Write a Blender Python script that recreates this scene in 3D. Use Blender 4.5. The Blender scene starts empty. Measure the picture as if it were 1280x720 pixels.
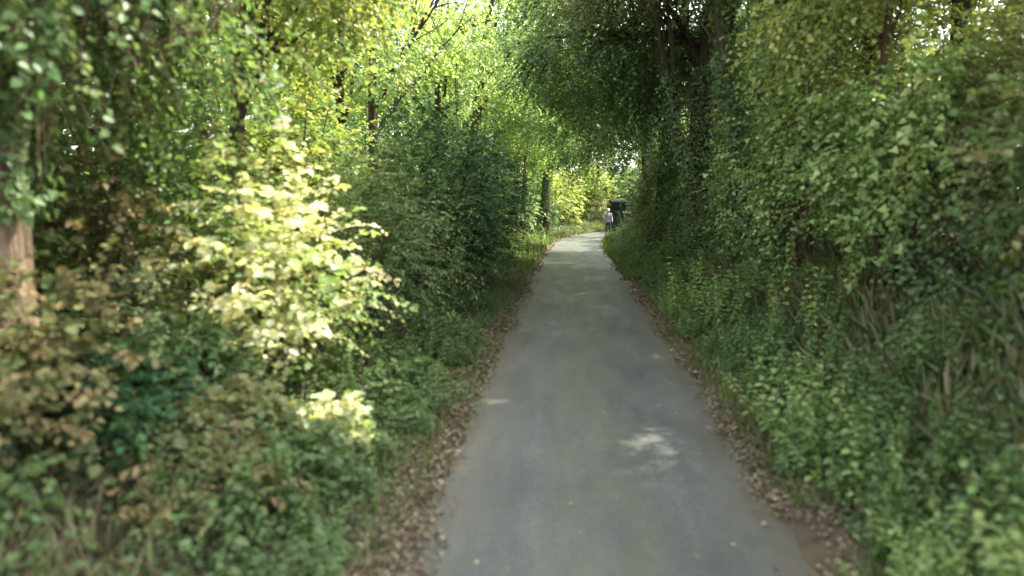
import bpy, bmesh, math, random
import numpy as np
from mathutils import Vector, Matrix
R = math.radians
rng = np.random.default_rng(11)
random.seed(5)
sc = bpy.context.scene
col = sc.collection

# ------------------------------------------------------------------ the lane
CTRL = np.array([(-30, .27), (-15, .27), (0, .27), (10, .27), (20, .27), (27, .27), (35, .33), (43, .7), (47, 1.5),
                 (51, 2.95), (55, 5.1), (60, 9), (66, 15.5), (72, 23)], float)
def _spline():
    P = np.stack([CTRL[:, 1], CTRL[:, 0]], 1)
    out = []
    for i in range(len(P) - 1):
        p0, p1, p2, p3 = P[max(i-1, 0)], P[i], P[i+1], P[min(i+2, len(P)-1)]
        m1, m2 = (p2 - p0) / 2, (p3 - p1) / 2
        n = max(6, int(np.linalg.norm(p2 - p1) / .4))
        for t in np.arange(n) / n:
            out.append((2*t**3-3*t**2+1)*p1 + (t**3-2*t**2+t)*m1 + (-2*t**3+3*t**2)*p2 + (t**3-t**2)*m2)
    out.append(P[-1])
    return np.array(out)
CL = _spline()
TG = np.gradient(CL, axis=0); TG /= np.linalg.norm(TG, axis=1)[:, None]
NR = np.stack([TG[:, 1], -TG[:, 0]], 1)               # points to the right of the lane
def sstep(a, b, x):
    t = np.clip((x - a) / (b - a), 0, 1); return t*t*(3-2*t)
def road_z(y): return -.62 * sstep(12, 50, y)
_ang = rng.uniform(0, 6.28, 24); _fx = rng.normal(0, 1, 24); _fy = rng.normal(0, 1, 24)
def wob(x, y, s=1.0):                                  # cheap smooth noise, about -1..1
    v = 0
    for i in range(12): v = v + np.sin(_fx[i]*x*s + _fy[i]*y*s + _ang[i])
    return v / 4.5
def lane_d(x, y):
    x = np.atleast_1d(np.asarray(x, float)); y = np.atleast_1d(np.asarray(y, float))
    d = np.empty(x.shape); yy = np.empty(x.shape)
    sub = CL[::1]
    for a in range(0, len(x), 4000):
        dx = x[a:a+4000, None] - sub[None, :, 0]; dy = y[a:a+4000, None] - sub[None, :, 1]
        k = np.argmin(dx*dx + dy*dy, 1); r = np.arange(len(k))
        d[a:a+4000] = dx[r, k]*NR[k, 0] + dy[r, k]*NR[k, 1]
        yy[a:a+4000] = sub[k, 1]
    return d, yy
def gz(x, y):
    d, yy = lane_d(x, y)
    x = np.atleast_1d(np.asarray(x, float)); y = np.atleast_1d(np.asarray(y, float))
    z = road_z(yy)
    right = .06*sstep(1.4, 1.7, d) + 1.45*sstep(1.85, 3.9, d) + .4*sstep(3.9, 9, d)
    left = .05*sstep(1.35, 1.6, -d) + .55*sstep(1.9, 4.2, -d) + .35*sstep(4.2, 10, -d)
    z = z + np.where(d > 0, right, left)
    z = z + sstep(1.6, 2.6, np.abs(d)) * (.10*wob(x, y, 1.3) + .05*wob(y, x, 3.1))
    z = z - .012*sstep(1.5, 1.2, np.abs(d))
    return z
def g1(x, y): return float(gz(x, y)[0])

# ------------------------------------------------------------------ sun and gaps in the canopy
SUN_EL, SUN_AZ = R(52), R(62)                          # azimuth clockwise from +Y
SUN = np.array([math.cos(SUN_EL)*math.sin(SUN_AZ), math.cos(SUN_EL)*math.cos(SUN_AZ), math.sin(SUN_EL)])
GAPS = [((-3.1, 6.9, 1.2), .9), ((-2.7, 7.2, 2.2), .35), ((-2.1, 5.95, .5), .5), ((-4.4, 5.3, 1.9), .5),
        ((-3.6, 6.6, 3.6), .5), ((3.95, 7.6, 3.1), .9), ((4.1, 8.4, 4.2), .7), ((3.2, 11.5, 2.4), .5), ((3.0, 9, 1.6), .35), ((1.2, 60, 2.5), 4.5), ((.2, 38, -.5), 1.2),
        ((-1.9, 27, .2), 1.7), ((-3.6, 10, 5.0), 1.5), ((-4, 24, 7), 4.5), ((-2.5, 38, 5), 5.5), ((-5, 17, 5.5), 2.2), ((1.2, 50, .3), 4.0), ((.4, 44, -.3), 2.3), ((-.2, 31, -.3), .7), ((-3.2, 11, 2.8), .5)]
def sun_open(P, own=None):
    """True where a leaf may grow: holes are left in the canopy where the sun breaks through"""
    keep = np.ones(len(P), bool)
    for t, r in GAPS:
        v = P - np.array(t); s = v @ SUN
        dd = np.linalg.norm(v - s[:, None]*SUN, axis=1)
        rr = r * (1 + .55*wob(P[:, 0]*3, P[:, 1]*3+P[:, 2]*2))
        keep &= ~((dd < rr) & (s > .5 + .4*r))
    return keep

# ------------------------------------------------------------------ mesh helpers
def link(name, me, mat=None, parent=None):
    o = bpy.data.objects.new(name, me); col.objects.link(o)
    if mat: me.materials.append(mat)
    if parent: o.parent = parent
    return o
def raw_mesh(name, V, loops, counts, colr=None, smooth=False):
    me = bpy.data.meshes.new(name)
    V = np.ascontiguousarray(V, np.float32)
    me.vertices.add(len(V)); me.vertices.foreach_set('co', V.ravel())
    loops = np.ascontiguousarray(loops, np.int32).ravel(); counts = np.asarray(counts, np.int32)
    me.loops.add(len(loops)); me.loops.foreach_set('vertex_index', loops)
    me.polygons.add(len(counts))
    me.polygons.foreach_set('loop_start', np.concatenate([[0], np.cumsum(counts)[:-1]]).astype(np.int32))
    if smooth: me.polygons.foreach_set('use_smooth', np.ones(len(counts), bool))
    me.update(calc_edges=True); me.validate()
    if colr is not None:
        a = me.attributes.new('tint', 'FLOAT_COLOR', 'POINT')
        a.data.foreach_set('color', np.ascontiguousarray(np.concatenate([colr, np.ones((len(colr), 1))], 1), np.float32).ravel())
    return me
def unit(v): return v / np.maximum(np.linalg.norm(v, axis=-1, keepdims=True), 1e-9)
SHAPES = {  # along, across, lift
    'oval':  ((.0, 0), (.28, .42), (.66, .36), (1, 0), (.66, -.36), (.28, -.42)),
    'ivy':   ((.0, 0), (.12, .55), (.55, .32), (1, 0), (.55, -.32), (.12, -.55)),
    'lance': ((.0, 0), (.3, .22), (.68, .15), (1, 0), (.68, -.15), (.3, -.22)),
    'blade': ((.0, 0), (.3, .5), (.65, .38), (1, 0), (.65, -.38), (.3, -.5)),
}
class Leaves:
    def __init__(s): s.P, s.D, s.N, s.L, s.C, s.S, s.F = [], [], [], [], [], [], []
    def add(s, P, D, N, L, C, W=1.0):
        n = len(P)
        s.P.append(P); s.D.append(unit(D)); s.N.append(N); s.L.append(np.broadcast_to(L, (n,)).astype(float))
        s.C.append(np.broadcast_to(C, (n, 3)).astype(float)); s.S.append(np.broadcast_to(W, (n,)).astype(float))
    def count(s): return sum(len(p) for p in s.P)
    def build(s, name, mat, parent, shape='oval', org=(0, 0, 0), cull=None, curl=.12):
        P = np.concatenate(s.P); D = np.concatenate(s.D); N = np.concatenate(s.N); L = np.concatenate(s.L); C = np.concatenate(s.C); W = np.concatenate(s.S)
        if cull is not None:
            k = cull(P); P, D, N, L, C, W = P[k], D[k], N[k], L[k], C[k], W[k]
        S = unit(np.cross(D, N)); N = unit(np.cross(S, D))
        V = np.empty((len(P), 6, 3))
        for i, (a, b) in enumerate(SHAPES[shape]):
            lift = (abs(b)*.38*W - curl*a*a)[:, None]
            V[:, i] = P + L[:, None]*(a*D + b*W[:, None]*S + lift*N)
        V = V.reshape(-1, 3) - np.array(org)
        base = (np.arange(len(P))*6)[:, None]
        F = np.concatenate([base + np.array([[0, 1, 2, 3]]), base + np.array([[0, 3, 4, 5]])], 1).reshape(-1, 4)
        me = raw_mesh(name, V, F, np.full(len(F), 4), np.repeat(C, 6, 0))
        return link(name, me, mat, parent)
def tubes(paths, radii, sides=5):
    """paths (m,k,3), radii (m,k)"""
    m, k, _ = paths.shape
    T = unit(np.gradient(paths, axis=1))
    ref = np.where(np.abs(T[..., 2:3]) > .85, np.array([1., .1, 0]), np.array([0, 0, 1.]))
    A = unit(np.cross(T, ref)); B = np.cross(T, A)
    ang = np.arange(sides)*2*math.pi/sides
    V = paths[:, :, None] + radii[:, :, None, None]*(np.cos(ang)[None, None, :, None]*A[:, :, None] + np.sin(ang)[None, None, :, None]*B[:, :, None])
    idx = np.arange(m*k*sides).reshape(m, k, sides)
    a = idx[:, :-1]; b = idx[:, 1:]
    F = np.stack([a, np.roll(a, -1, 2), np.roll(b, -1, 2), b], -1).reshape(-1, 4)
    return V.reshape(-1, 3), F
class Wood:
    def __init__(s): s.V, s.F, s.n = [], [], 0
    def add(s, paths, radii, sides=5):
        V, F = tubes(np.asarray(paths, float), np.asarray(radii, float), sides)
        s.V.append(V); s.F.append(F + s.n); s.n += len(V)
    def build(s, name, mat, parent, org=(0, 0, 0)):
        V = np.concatenate(s.V) - np.array(org); F = np.concatenate(s.F)
        return link(name, raw_mesh(name, V, F, np.full(len(F), 4), smooth=True), mat, parent)
def bez(A, M, B, k=6):
    t = np.linspace(0, 1, k)[None, :, None]
    return (1-t)**2*A[:, None] + 2*t*(1-t)*M[:, None] + t*t*B[:, None]
def rv(n): return unit(rng.normal(0, 1, (n, 3)))
def sprays(lv, B, T, Lt, k, ll, pal, droop=.35, wood=None, wr=.004, flat=.5, up=(0, 0, 1)):
    """twigs from base B along T carrying k alternate leaves of length ll"""
    m = len(B); T = unit(T); Lt = np.broadcast_to(Lt, (m,))
    t = (np.arange(k)+.6)/k
    dr = np.array([0, 0, -1.])
    pos = B[:, None] + T[:, None]*(Lt[:, None]*t)[..., None] + dr*(droop*Lt[:, None]*t**2)[..., None]
    tang = unit(T[:, None] + dr*(2*droop*t)[None, :, None])
    side = unit(np.cross(tang, np.array(up)+.001)); sg = np.where(np.arange(k) % 2 == 0, 1., -1.)
    D = tang*.55 + side*sg[None, :, None]*.85 + rng.normal(0, .28, pos.shape) + dr*.15
    N = np.cross(side, tang)*flat*1.2 + np.array(up)*flat + rng.normal(0, .38, pos.shape)
    L = ll*rng.uniform(.5, 1.3, (m, k))*rng.uniform(.7, 1.25, (m, 1))
    tc = palette(pal, m)                              # one hue per twig, each leaf a little off it
    C = tc[:, None]*rng.uniform(.72, 1.3, (m, k, 1))*rng.uniform(.93, 1.07, (m, k, 3))
    lv.add(pos.reshape(-1, 3), D.reshape(-1, 3), N.reshape(-1, 3), L.ravel(), C.reshape(-1, 3), rng.uniform(.8, 1.1, m*k))
    if wood is not None:
        tt = np.array([0, .5, 1.])
        pp = B[:, None] + T[:, None]*(Lt[:, None]*tt)[..., None] + dr*(droop*Lt[:, None]*tt**2)[..., None]
        wood.add(pp, np.broadcast_to(np.array([wr, wr*.7, wr*.3]), (m, 3)), 3)
PAL = {  # greens greyed and paled to stand in for haze
    'mid':    [(.085, .150, .050), (.105, .175, .058), (.070, .125, .045), (.150, .205, .075)],
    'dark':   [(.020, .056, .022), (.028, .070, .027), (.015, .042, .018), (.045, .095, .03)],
    'light':  [(.190, .275, .095), (.225, .310, .110), (.150, .235, .080), (.27, .32, .12)],
    'pale':   [(.46, .46, .30), (.52, .51, .36), (.34, .37, .18), (.54, .49, .35), (.20, .26, .08)],  # near white: glare of direct sun put into the leaf colour
    'yellow': [(.23, .265, .075), (.28, .29, .085), (.18, .23, .065), (.12, .18, .05)],  # yellow glow of backlit leaves put into the leaf colour
    'olive':  [(.120, .145, .058), (.155, .165, .070), (.095, .125, .05), (.20, .185, .09)],
    'ivy':    [(.068, .115, .042), (.090, .145, .052), (.050, .085, .033), (.135, .185, .075)],
    'cool':   [(.105, .170, .070), (.128, .200, .085), (.085, .150, .060), (.17, .235, .10)],
    'brown':  [(.13, .085, .048), (.18, .125, .075), (.085, .058, .035), (.23, .185, .125), (.29, .25, .19), (.11, .10, .06)],
    'grass':  [(.115, .175, .055), (.15, .205, .07), (.20, .205, .10), (.085, .14, .045)],
    'straw':  [(.22, .20, .12), (.14, .16, .07), (.28, .24, .16), (.11, .14, .055)],
    'russet': [(.14, .115, .05), (.11, .12, .045), (.08, .105, .04), (.19, .145, .07), (.06, .075, .03)],
}
def palette(p, n):
    a = np.array(PAL[p]); i = rng.integers(0, len(a), n); j = rng.integers(0, len(a), n); t = rng.uniform(0, .6, (n, 1))
    return (a[i]*(1-t) + a[j]*t)*(1.0 if p == 'brown' else 1.2)

# ------------------------------------------------------------------ materials
def new_mat(name):
    m = bpy.data.materials.new(name); m.use_nodes = True; nt = m.node_tree
    return m, nt, nt.nodes['Principled BSDF'], nt.nodes['Material Output']
def leaf_mat(name, transl=.42, rough=.42, spec=.45, tmul=(1.7, 1.7, 1.0)):
    m, nt, p, out = new_mat(name); N = nt.nodes; Lk = nt.links.new
    at = N.new('ShaderNodeAttribute'); at.attribute_name = 'tint'
    nz = N.new('ShaderNodeTexNoise'); nz.inputs['Scale'].default_value = 35; tc = N.new('ShaderNodeTexCoord'); Lk(tc.outputs['Object'], nz.inputs['Vector'])
    mr = N.new('ShaderNodeMapRange'); mr.inputs['To Min'].default_value = .7; mr.inputs['To Max'].default_value = 1.35; Lk(nz.outputs['Fac'], mr.inputs['Value'])
    mu = N.new('ShaderNodeVectorMath'); mu.operation = 'SCALE'; Lk(at.outputs['Color'], mu.inputs[0]); Lk(mr.outputs[0], mu.inputs['Scale'])
    Lk(mu.outputs[0], p.inputs['Base Color']); p.inputs['Roughness'].default_value = rough; p.inputs['Specular IOR Level'].default_value = spec
    tl = N.new('ShaderNodeBsdfTranslucent'); tm = N.new('ShaderNodeVectorMath'); tm.operation = 'MULTIPLY'; tm.inputs[1].default_value = tmul
    Lk(mu.outputs[0], tm.inputs[0]); Lk(tm.outputs[0], tl.inputs['Color'])
    mx = N.new('ShaderNodeMixShader'); mx.inputs[0].default_value = transl
    Lk(p.outputs[0], mx.inputs[1]); Lk(tl.outputs[0], mx.inputs[2]); Lk(mx.outputs[0], out.inputs['Surface'])
    return m
def noise_mat(name, stops, scale, rough=.9, detail=8, bump=.4, bscale=None, stretch=(1, 1, 1), spec=.2, dist=.02):
    m, nt, p, out = new_mat(name); N = nt.nodes; Lk = nt.links.new
    tc = N.new('ShaderNodeTexCoord'); mp = N.new('ShaderNodeMapping'); mp.inputs['Scale'].default_value = stretch; Lk(tc.outputs['Object'], mp.inputs[0])
    nz = N.new('ShaderNodeTexNoise'); nz.inputs['Scale'].default_value = scale; nz.inputs['Detail'].default_value = detail; nz.inputs['Roughness'].default_value = .65
    Lk(mp.outputs[0], nz.inputs['Vector'])
    cr = N.new('ShaderNodeValToRGB'); e = cr.color_ramp.elements
    while len(e) < len(stops): e.new(.5)
    for q, (pos, c) in zip(e, stops): q.position = pos; q.color = (*c, 1)
    Lk(nz.outputs['Fac'], cr.inputs[0]); Lk(cr.outputs[0], p.inputs['Base Color'])
    p.inputs['Roughness'].default_value = rough; p.inputs['Specular IOR Level'].default_value = spec
    n2 = N.new('ShaderNodeTexNoise'); n2.inputs['Scale'].default_value = bscale or scale*4; n2.inputs['Detail'].default_value = 6; Lk(mp.outputs[0], n2.inputs['Vector'])
    b = N.new('ShaderNodeBump'); b.inputs['Strength'].default_value = bump; b.inputs['Distance'].default_value = dist; Lk(n2.outputs['Fac'], b.inputs['Height']); Lk(b.outputs[0], p.inputs['Normal'])
    return m
def plain(name, c, rough=.5, metal=0, spec=.5, **kw):
    s = .75
    return noise_mat(name, [(.3, tuple(v*s for v in c)), (.7, c)], 6, rough, 4, .05, spec=spec, **kw)
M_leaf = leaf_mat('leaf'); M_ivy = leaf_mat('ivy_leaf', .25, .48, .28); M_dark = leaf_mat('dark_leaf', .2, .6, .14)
M_grass = leaf_mat('grass_blade', .35, .5, .3); M_dry = leaf_mat('dry_leaf', .1, .8, .2, (1, 1, 1))
M_bark = noise_mat('bark', [(.3, (.025, .019, .013)), (.55, (.075, .058, .040)), (.75, (.15, .125, .09))], 5, .95, 10, .9, 14, (2.2, 2.2, .5), dist=.05)
M_bark2 = noise_mat('warm_bark', [(.3, (.06, .042, .028)), (.5, (.17, .12, .078)), (.72, (.31, .235, .16))], 5, .95, 10, .9, 14, (2.2, 2.2, .5), dist=.05)
M_twig = noise_mat('twig_bark', [(.3, (.05, .034, .02)), (.7, (.13, .095, .06))], 9, .9, 6, .3)
M_stem = noise_mat('green_stem', [(.3, (.05, .07, .025)), (.7, (.13, .13, .06))], 9, .7, 4, .1)

# ------------------------------------------------------------------ tags
def tag(o, label=None, cat=None, group=None, kind=None):
    if label: o['label'] = label
    if cat: o['category'] = cat
    if group: o['group'] = group
    if kind: o['kind'] = kind
    return o
def empty(name, loc, label, cat, group=None, rz=0):
    o = bpy.data.objects.new(name, None); o.empty_display_size = .3; col.objects.link(o)
    o.location = loc; o.rotation_euler.z = rz
    return tag(o, label, cat, group)
def copy_tree(src, loc, rz=0, scale=1.0, label=None, group=None):
    r = src.copy(); col.objects.link(r); r.location = loc; r.rotation_euler.z = rz; r.scale = (scale,)*3
    if label: r['label'] = label
    if group: r['group'] = group
    for ch in list(src.children):
        c = ch.copy(); col.objects.link(c); c.parent = r
        for g in ch.children:
            d = g.copy(); col.objects.link(d); d.parent = c
    return r

# ------------------------------------------------------------------ ground and road
def axis(lo, hi, step, far):
    a = list(np.arange(lo, hi+.001, step)); s = step; v = hi; out = []
    while v < far: s *= 1.35; v += s; out.append(v)
    s = step; v = lo; pre = []
    while v > -far: s *= 1.35; v -= s; pre.append(v)
    return np.array(pre[::-1] + a + out)
xs = axis(-6, 12, .16, 260); ys = axis(-4, 66, .28, 300)
X, Y = np.meshgrid(xs, ys); fl = gz(X.ravel(), Y.ravel())
Vg = np.stack([X.ravel(), Y.ravel(), fl], 1)
ii = np.arange(len(Vg)).reshape(X.shape)
Fg = np.stack([ii[:-1, :-1], ii[:-1, 1:], ii[1:, 1:], ii[1:, :-1]], -1).reshape(-1, 4)
M_soil = noise_mat('soil', [(.25, (.035, .028, .016)), (.45, (.085, .066, .042)), (.6, (.10, .082, .05)), (.72, (.07, .095, .036)), (.82, (.13, .11, .065))], 2.6, .95, 12, .8, 30)
ground = link('ground', raw_mesh('ground', Vg, Fg, np.full(len(Fg), 4), smooth=True), M_soil); tag(ground, kind='structure')

def road_mat():
    m, nt, p, out = new_mat('worn_asphalt'); N = nt.nodes; Lk = nt.links.new
    at = N.new('ShaderNodeAttribute'); at.attribute_name = 'across'
    tc = N.new('ShaderNodeTexCoord')
    def nz(sc_, det, st=(1, 1, 1), ro=.6):
        mp = N.new('ShaderNodeMapping'); mp.inputs['Scale'].default_value = st; Lk(tc.outputs['Object'], mp.inputs[0])
        n = N.new('ShaderNodeTexNoise'); n.inputs['Scale'].default_value = sc_; n.inputs['Detail'].default_value = det; n.inputs['Roughness'].default_value = ro; Lk(mp.outputs[0], n.inputs['Vector']); return n.outputs['Fac']
    def ramp(src, stops):
        r = N.new('ShaderNodeValToRGB'); e = r.color_ramp.elements
        while len(e) < len(stops): e.new(.5)
        for q, (a, c) in zip(e, stops): q.position = a; q.color = (*c, 1) if isinstance(c, tuple) else (c, c, c, 1)
        Lk(src, r.inputs[0]); return r.outputs[0]
    def mix(fac, a, b, bt='MIX'):
        x = N.new('ShaderNodeMixRGB'); x.blend_type = bt
        if isinstance(fac, float): x.inputs[0].default_value = fac
        else: Lk(fac, x.inputs[0])
        for s, v in ((1, a), (2, b)):
            if isinstance(v, tuple): x.inputs[s].default_value = (*v, 1)
            else: Lk(v, x.inputs[s])
        return x.outputs[0]
    agg = mix(.5, ramp(nz(240, 2), [(.3, (.050, .055, .049)), (.55, (.092, .099, .088)), (.7, (.26, .27, .245))]), ramp(nz(48, 5), [(.36, (.045, .050, .044)), (.55, (.10, .107, .096)), (.68, (.22, .226, .205))]))
    blot = ramp(nz(1.1, 6, (1, .35, 1)), [(.3, .62), (.7, 1.18)])
    c = mix(1.0, agg, blot, 'MULTIPLY')
    streak = ramp(nz(3.5, 6, (1.5, .14, 1)), [(.35, .85), (.65, 1.12)])
    c = mix(.7, c, streak, 'MULTIPLY')
    stain = ramp(nz(.9, 9, (1, .5, 1), .7), [(.54, 0.), (.68, .55)]); c = mix(stain, c, (.058, .062, .052))
    moss = mix(1.0, ramp(at.outputs['Fac'], [(.28, 0.), (.45, .75), (.57, .7), (.70, 0.)]), ramp(nz(2.5, 8, (1, .3, 1)), [(.38, 0.), (.62, 1.)]), 'MULTIPLY')
    c = mix(moss, c, (.085, .095, .055))
    dirt = mix(1.0, ramp(at.outputs['Fac'], [(0., 1.), (.11, .4), (.22, 0.), (.80, 0.), (.90, .4), (1., 1.)]), ramp(nz(5, 10), [(.35, .1), (.6, 1.)]), 'MULTIPLY')
    c = mix(dirt, c, (.13, .10, .065))
    Lk(c, p.inputs['Base Color'])
    Lk(ramp(nz(3, 5, (1, .3, 1)), [(.3, .40), (.7, .62)]), p.inputs['Roughness']); p.inputs['Specular IOR Level'].default_value = .42
    b = N.new('ShaderNodeBump'); b.inputs['Strength'].default_value = .45; b.inputs['Distance'].default_value = .006; Lk(nz(190, 3), b.inputs['Height']); Lk(b.outputs[0], p.inputs['Normal'])
    return m
q = [i for i in range(len(CL)) if CL[i, 1] > -29]
nx = 25; us = np.linspace(-1, 1, nx); V = []; AC = []
for i in q:
    s = CL[i]; yv = s[1]
    wl = 1.37 + .06*wob(yv*1.7, 3.) + .045*wob(yv*7, 9.); wr_ = 1.38 + .06*wob(yv*1.5, 40.) + .045*wob(yv*7.3, 70.)
    for u in us:
        off = u*(wr_ if u > 0 else wl); pxy = s + NR[i]*off
        V.append((pxy[0], pxy[1], road_z(yv) + .012 + .02*(1-u*u) - .012*(abs(u) > .99))); AC.append((u+1)/2)
ii = np.arange(len(V)).reshape(len(q), nx)
F = np.stack([ii[:-1, :-1], ii[:-1, 1:], ii[1:, 1:], ii[1:, :-1]], -1).reshape(-1, 4)
me = raw_mesh('road', np.array(V), F, np.full(len(F), 4), smooth=True)
a = me.attributes.new('across', 'FLOAT', 'POINT'); a.data.foreach_set('value', np.array(AC, np.float32))
road = link('road', me, road_mat()); tag(road, kind='structure')

# ------------------------------------------------------------------ stuff: grass, litter, ivy on the bank
def along(n, y0, y1, d0, d1, bias=1.0):
    """random points at lane offset d (signed), denser towards the viewer"""
    yv = y0 + (y1-y0)*rng.uniform(0, 1, n)**bias
    k = np.clip(np.searchsorted(CL[:, 1], yv), 0, len(CL)-1)
    d = rng.uniform(min(d0, d1), max(d0, d1), n)
    P = CL[k] + NR[k]*d[:, None]; P[:, 1] += yv - CL[k, 1]
    return np.stack([P[:, 0], P[:, 1], gz(P[:, 0], P[:, 1])], 1), d
def grass_blades(spec, name, label, pal):
    lv = Leaves()
    for n, y0, y1, d0, d1, h, w, bias in spec:
        P, d = along(n, y0, y1, d0, d1, bias)
        keep = wob(P[:, 0]*2.2, P[:, 1]*2.2) > -.55; P = P[keep]; m = len(P)
        D = np.stack([rng.normal(0, .45, m), rng.normal(0, .45, m), np.ones(m)], 1)
        N = rv(m); L = h*rng.uniform(.45, 1.3, m)
        lv.add(P-np.array([0, 0, .01]), D, N, L, palette(pal, m)*rng.uniform(.7, 1.2, (m, 1)), w/L)
    o = lv.build(name, M_grass, None, 'blade', curl=.35); tag(o, label, 'grass', kind='stuff')
grass_blades([(9000, 2, 24, 1.5, 2.5, .15, .009, 1.3), (9000, 20, 50, 1.35, 2.6, .28, .022, 1), (6000, 2, 24, -2.7, -1.5, .14, .009, 1.3), (3500, 2, 22, 1.27, 1.6, .07, .008, 1.4), (3500, 2, 22, -1.6, -1.27, .07, .008, 1.4),
              (9000, 20, 55, -4.2, -1.4, .30, .022, 1), (9000, 3, 30, 2.4, 4.6, .30, .012, 1.4)], 'verge_grass', 'rough green grass along both verges of the lane', 'grass')
grass_blades([(5000, 3, 26, 2.6, 4.4, .42, .010, 1.3), (2500, 3, 20, -4.5, -2.4, .35, .010, 1.2)], 'dry_grass', 'dry straw coloured grass stems on the banks', 'straw')
lv = Leaves()
for n, y0, y1, d0, d1, ll, bias in ((11000, 2.5, 24, -2.3, -1.1, .045, 1.4), (12000, 2.5, 18, -2.0, -1.15, .03, 1.5), (12000, 2.5, 18, 1.15, 1.9, .028, 1.5), (9000, 2.5, 24, 1.1, 2.1, .042, 1.4), (3000, 20, 50, -1.9, -1.15, .09, 1), (2500, 20, 48, 1.1, 1.7, .09, 1),
                                    (7000, 2.5, 24, -4.5, -2.0, .06, 1.4), (6000, 2.5, 24, 1.9, 4.0, .06, 1.4), (5000, 2.5, 9, 1.6, 2.6, .04, 1.2), (9000, 2.5, 10, 1.32, 2.0, .034, 1.2), (5000, 2.5, 10, -2.0, -1.32, .034, 1.2), (12000, 2.5, 22, 1.28, 2.1, .045, 1.4), (9000, 2.5, 22, -2.2, -1.28, .045, 1.4)):
    P, d = along(n, y0, y1, d0, d1, bias)
    edge = np.clip((np.abs(d) - 1.08 - .16*wob(P[:, 1]*1.3, d*0+7.))/.35, .015, 1)**1.5; keep = (rng.uniform(0, 1, n) < edge) & (rng.uniform(-.9, .5, n) < wob(P[:, 0]*2.2, P[:, 1]*2.2)*.8 + .25*(np.abs(d) > 1.5))
    P = P[keep]; m = len(P); P[:, 2] += np.where(np.abs(d[keep]) < 1.42, .04, .015)
    a = rng.uniform(0, 6.28, m); D = np.stack([np.cos(a), np.sin(a), rng.normal(.05, .2, m)], 1)
    N = np.stack([rng.normal(0, .35, m), rng.normal(0, .35, m), np.ones(m)], 1)
    lv.add(P, D, N, ll*rng.uniform(.5, 1.3, m), palette('brown', m), rng.uniform(.7, 1.1, m))
o = lv.build('leaf_litter', M_dry, None, 'oval', curl=-.25); tag(o, 'brown fallen leaf litter lying along both edges of the lane', 'leaf litter', kind='stuff')
wd = Wood()
for sgn, n in ((1, 240), (-1, 200)):
    P, d = along(n, 2.5, 26, sgn*1.3, sgn*2.3, 1.4)
    a = rng.uniform(0, 6.28, n); l = rng.uniform(.06, .28, n)
    B = P + np.stack([np.cos(a)*l, np.sin(a)*l, rng.uniform(0, .03, n)], 1); B[:, 2] = gz(B[:, 0], B[:, 1])
    P[:, 2] += .03; B[:, 2] += .035; Mid = (P+B)/2 + rng.normal(0, .02, (n, 3)); Mid[:, 2] = np.maximum(P[:, 2], B[:, 2])+.01
    wd.add(bez(P, Mid, B, 4), np.repeat(rng.uniform(.002, .006, n)[:, None], 4, 1), 4)
o = wd.build('twig_litter', M_twig, None); tag(o, 'thin dry twigs scattered along the lane edges', 'twigs', kind='stuff')
def carpet(name, label, spec, mat, pal, cat, shape='ivy'):
    lv = Leaves()
    for n, y0, y1, d0, d1, ll, up, bias in spec:
        P, d = along(n, y0, y1, d0, d1, bias); m = len(P)
        dens = wob(P[:, 0]*1.1+5, P[:, 1]*1.1) > -.6; P = P[dens]; d = d[dens]; m = len(P)
        e = .1; nrm = unit(np.stack([gz(P[:, 0]-e, P[:, 1])-gz(P[:, 0]+e, P[:, 1]), gz(P[:, 0], P[:, 1]-e)-gz(P[:, 0], P[:, 1]+e), np.full(m, 2*e)], 1))
        P = P + nrm*rng.uniform(.01, up, (m, 1))
        D = rv(m) + np.array([0, 0, -.4]); N = nrm + np.array([-.25*np.sign(d[0]), -.25, .1]) + rng.normal(0, .4, (m, 3))
        lv.add(P, D, N, ll*rng.uniform(.55, 1.25, m), palette(pal, m)*rng.uniform(.75, 1.25, (m, 1)), rng.uniform(.8, 1.1, m))
    o = lv.build(name, mat, None, shape); tag(o, label, cat, kind='stuff')
carpet('bank_ivy', 'low ivy and creeping leaves covering the roadside banks', [(26000, 2.5, 26, 2.15, 4.6, .06, .16, 1.35), (9000, 2.5, 26, 1.7, 2.4, .045, .09, 1.35), (7000, 2.5, 26, -2.4, -1.7, .045, .09, 1.35), (9000, 22, 50, 1.9, 4.6, .11, .25, 1),
        (15000, 2.5, 26, -5., -2.1, .06, .14, 1.35), (8000, 22, 60, -5., -1.9, .11, .25, 1), (7000, 46, 71, 1.7, 6, .13, .3, 1), (7000, 55, 71, -7, -1.7, .13, .3, 1), (6000, 10, 46, 4.6, 8, .13, .2, 1), (6000, 5, 50, -9, -5, .13, .2, 1)], M_ivy, 'ivy', 'ivy')

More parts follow.
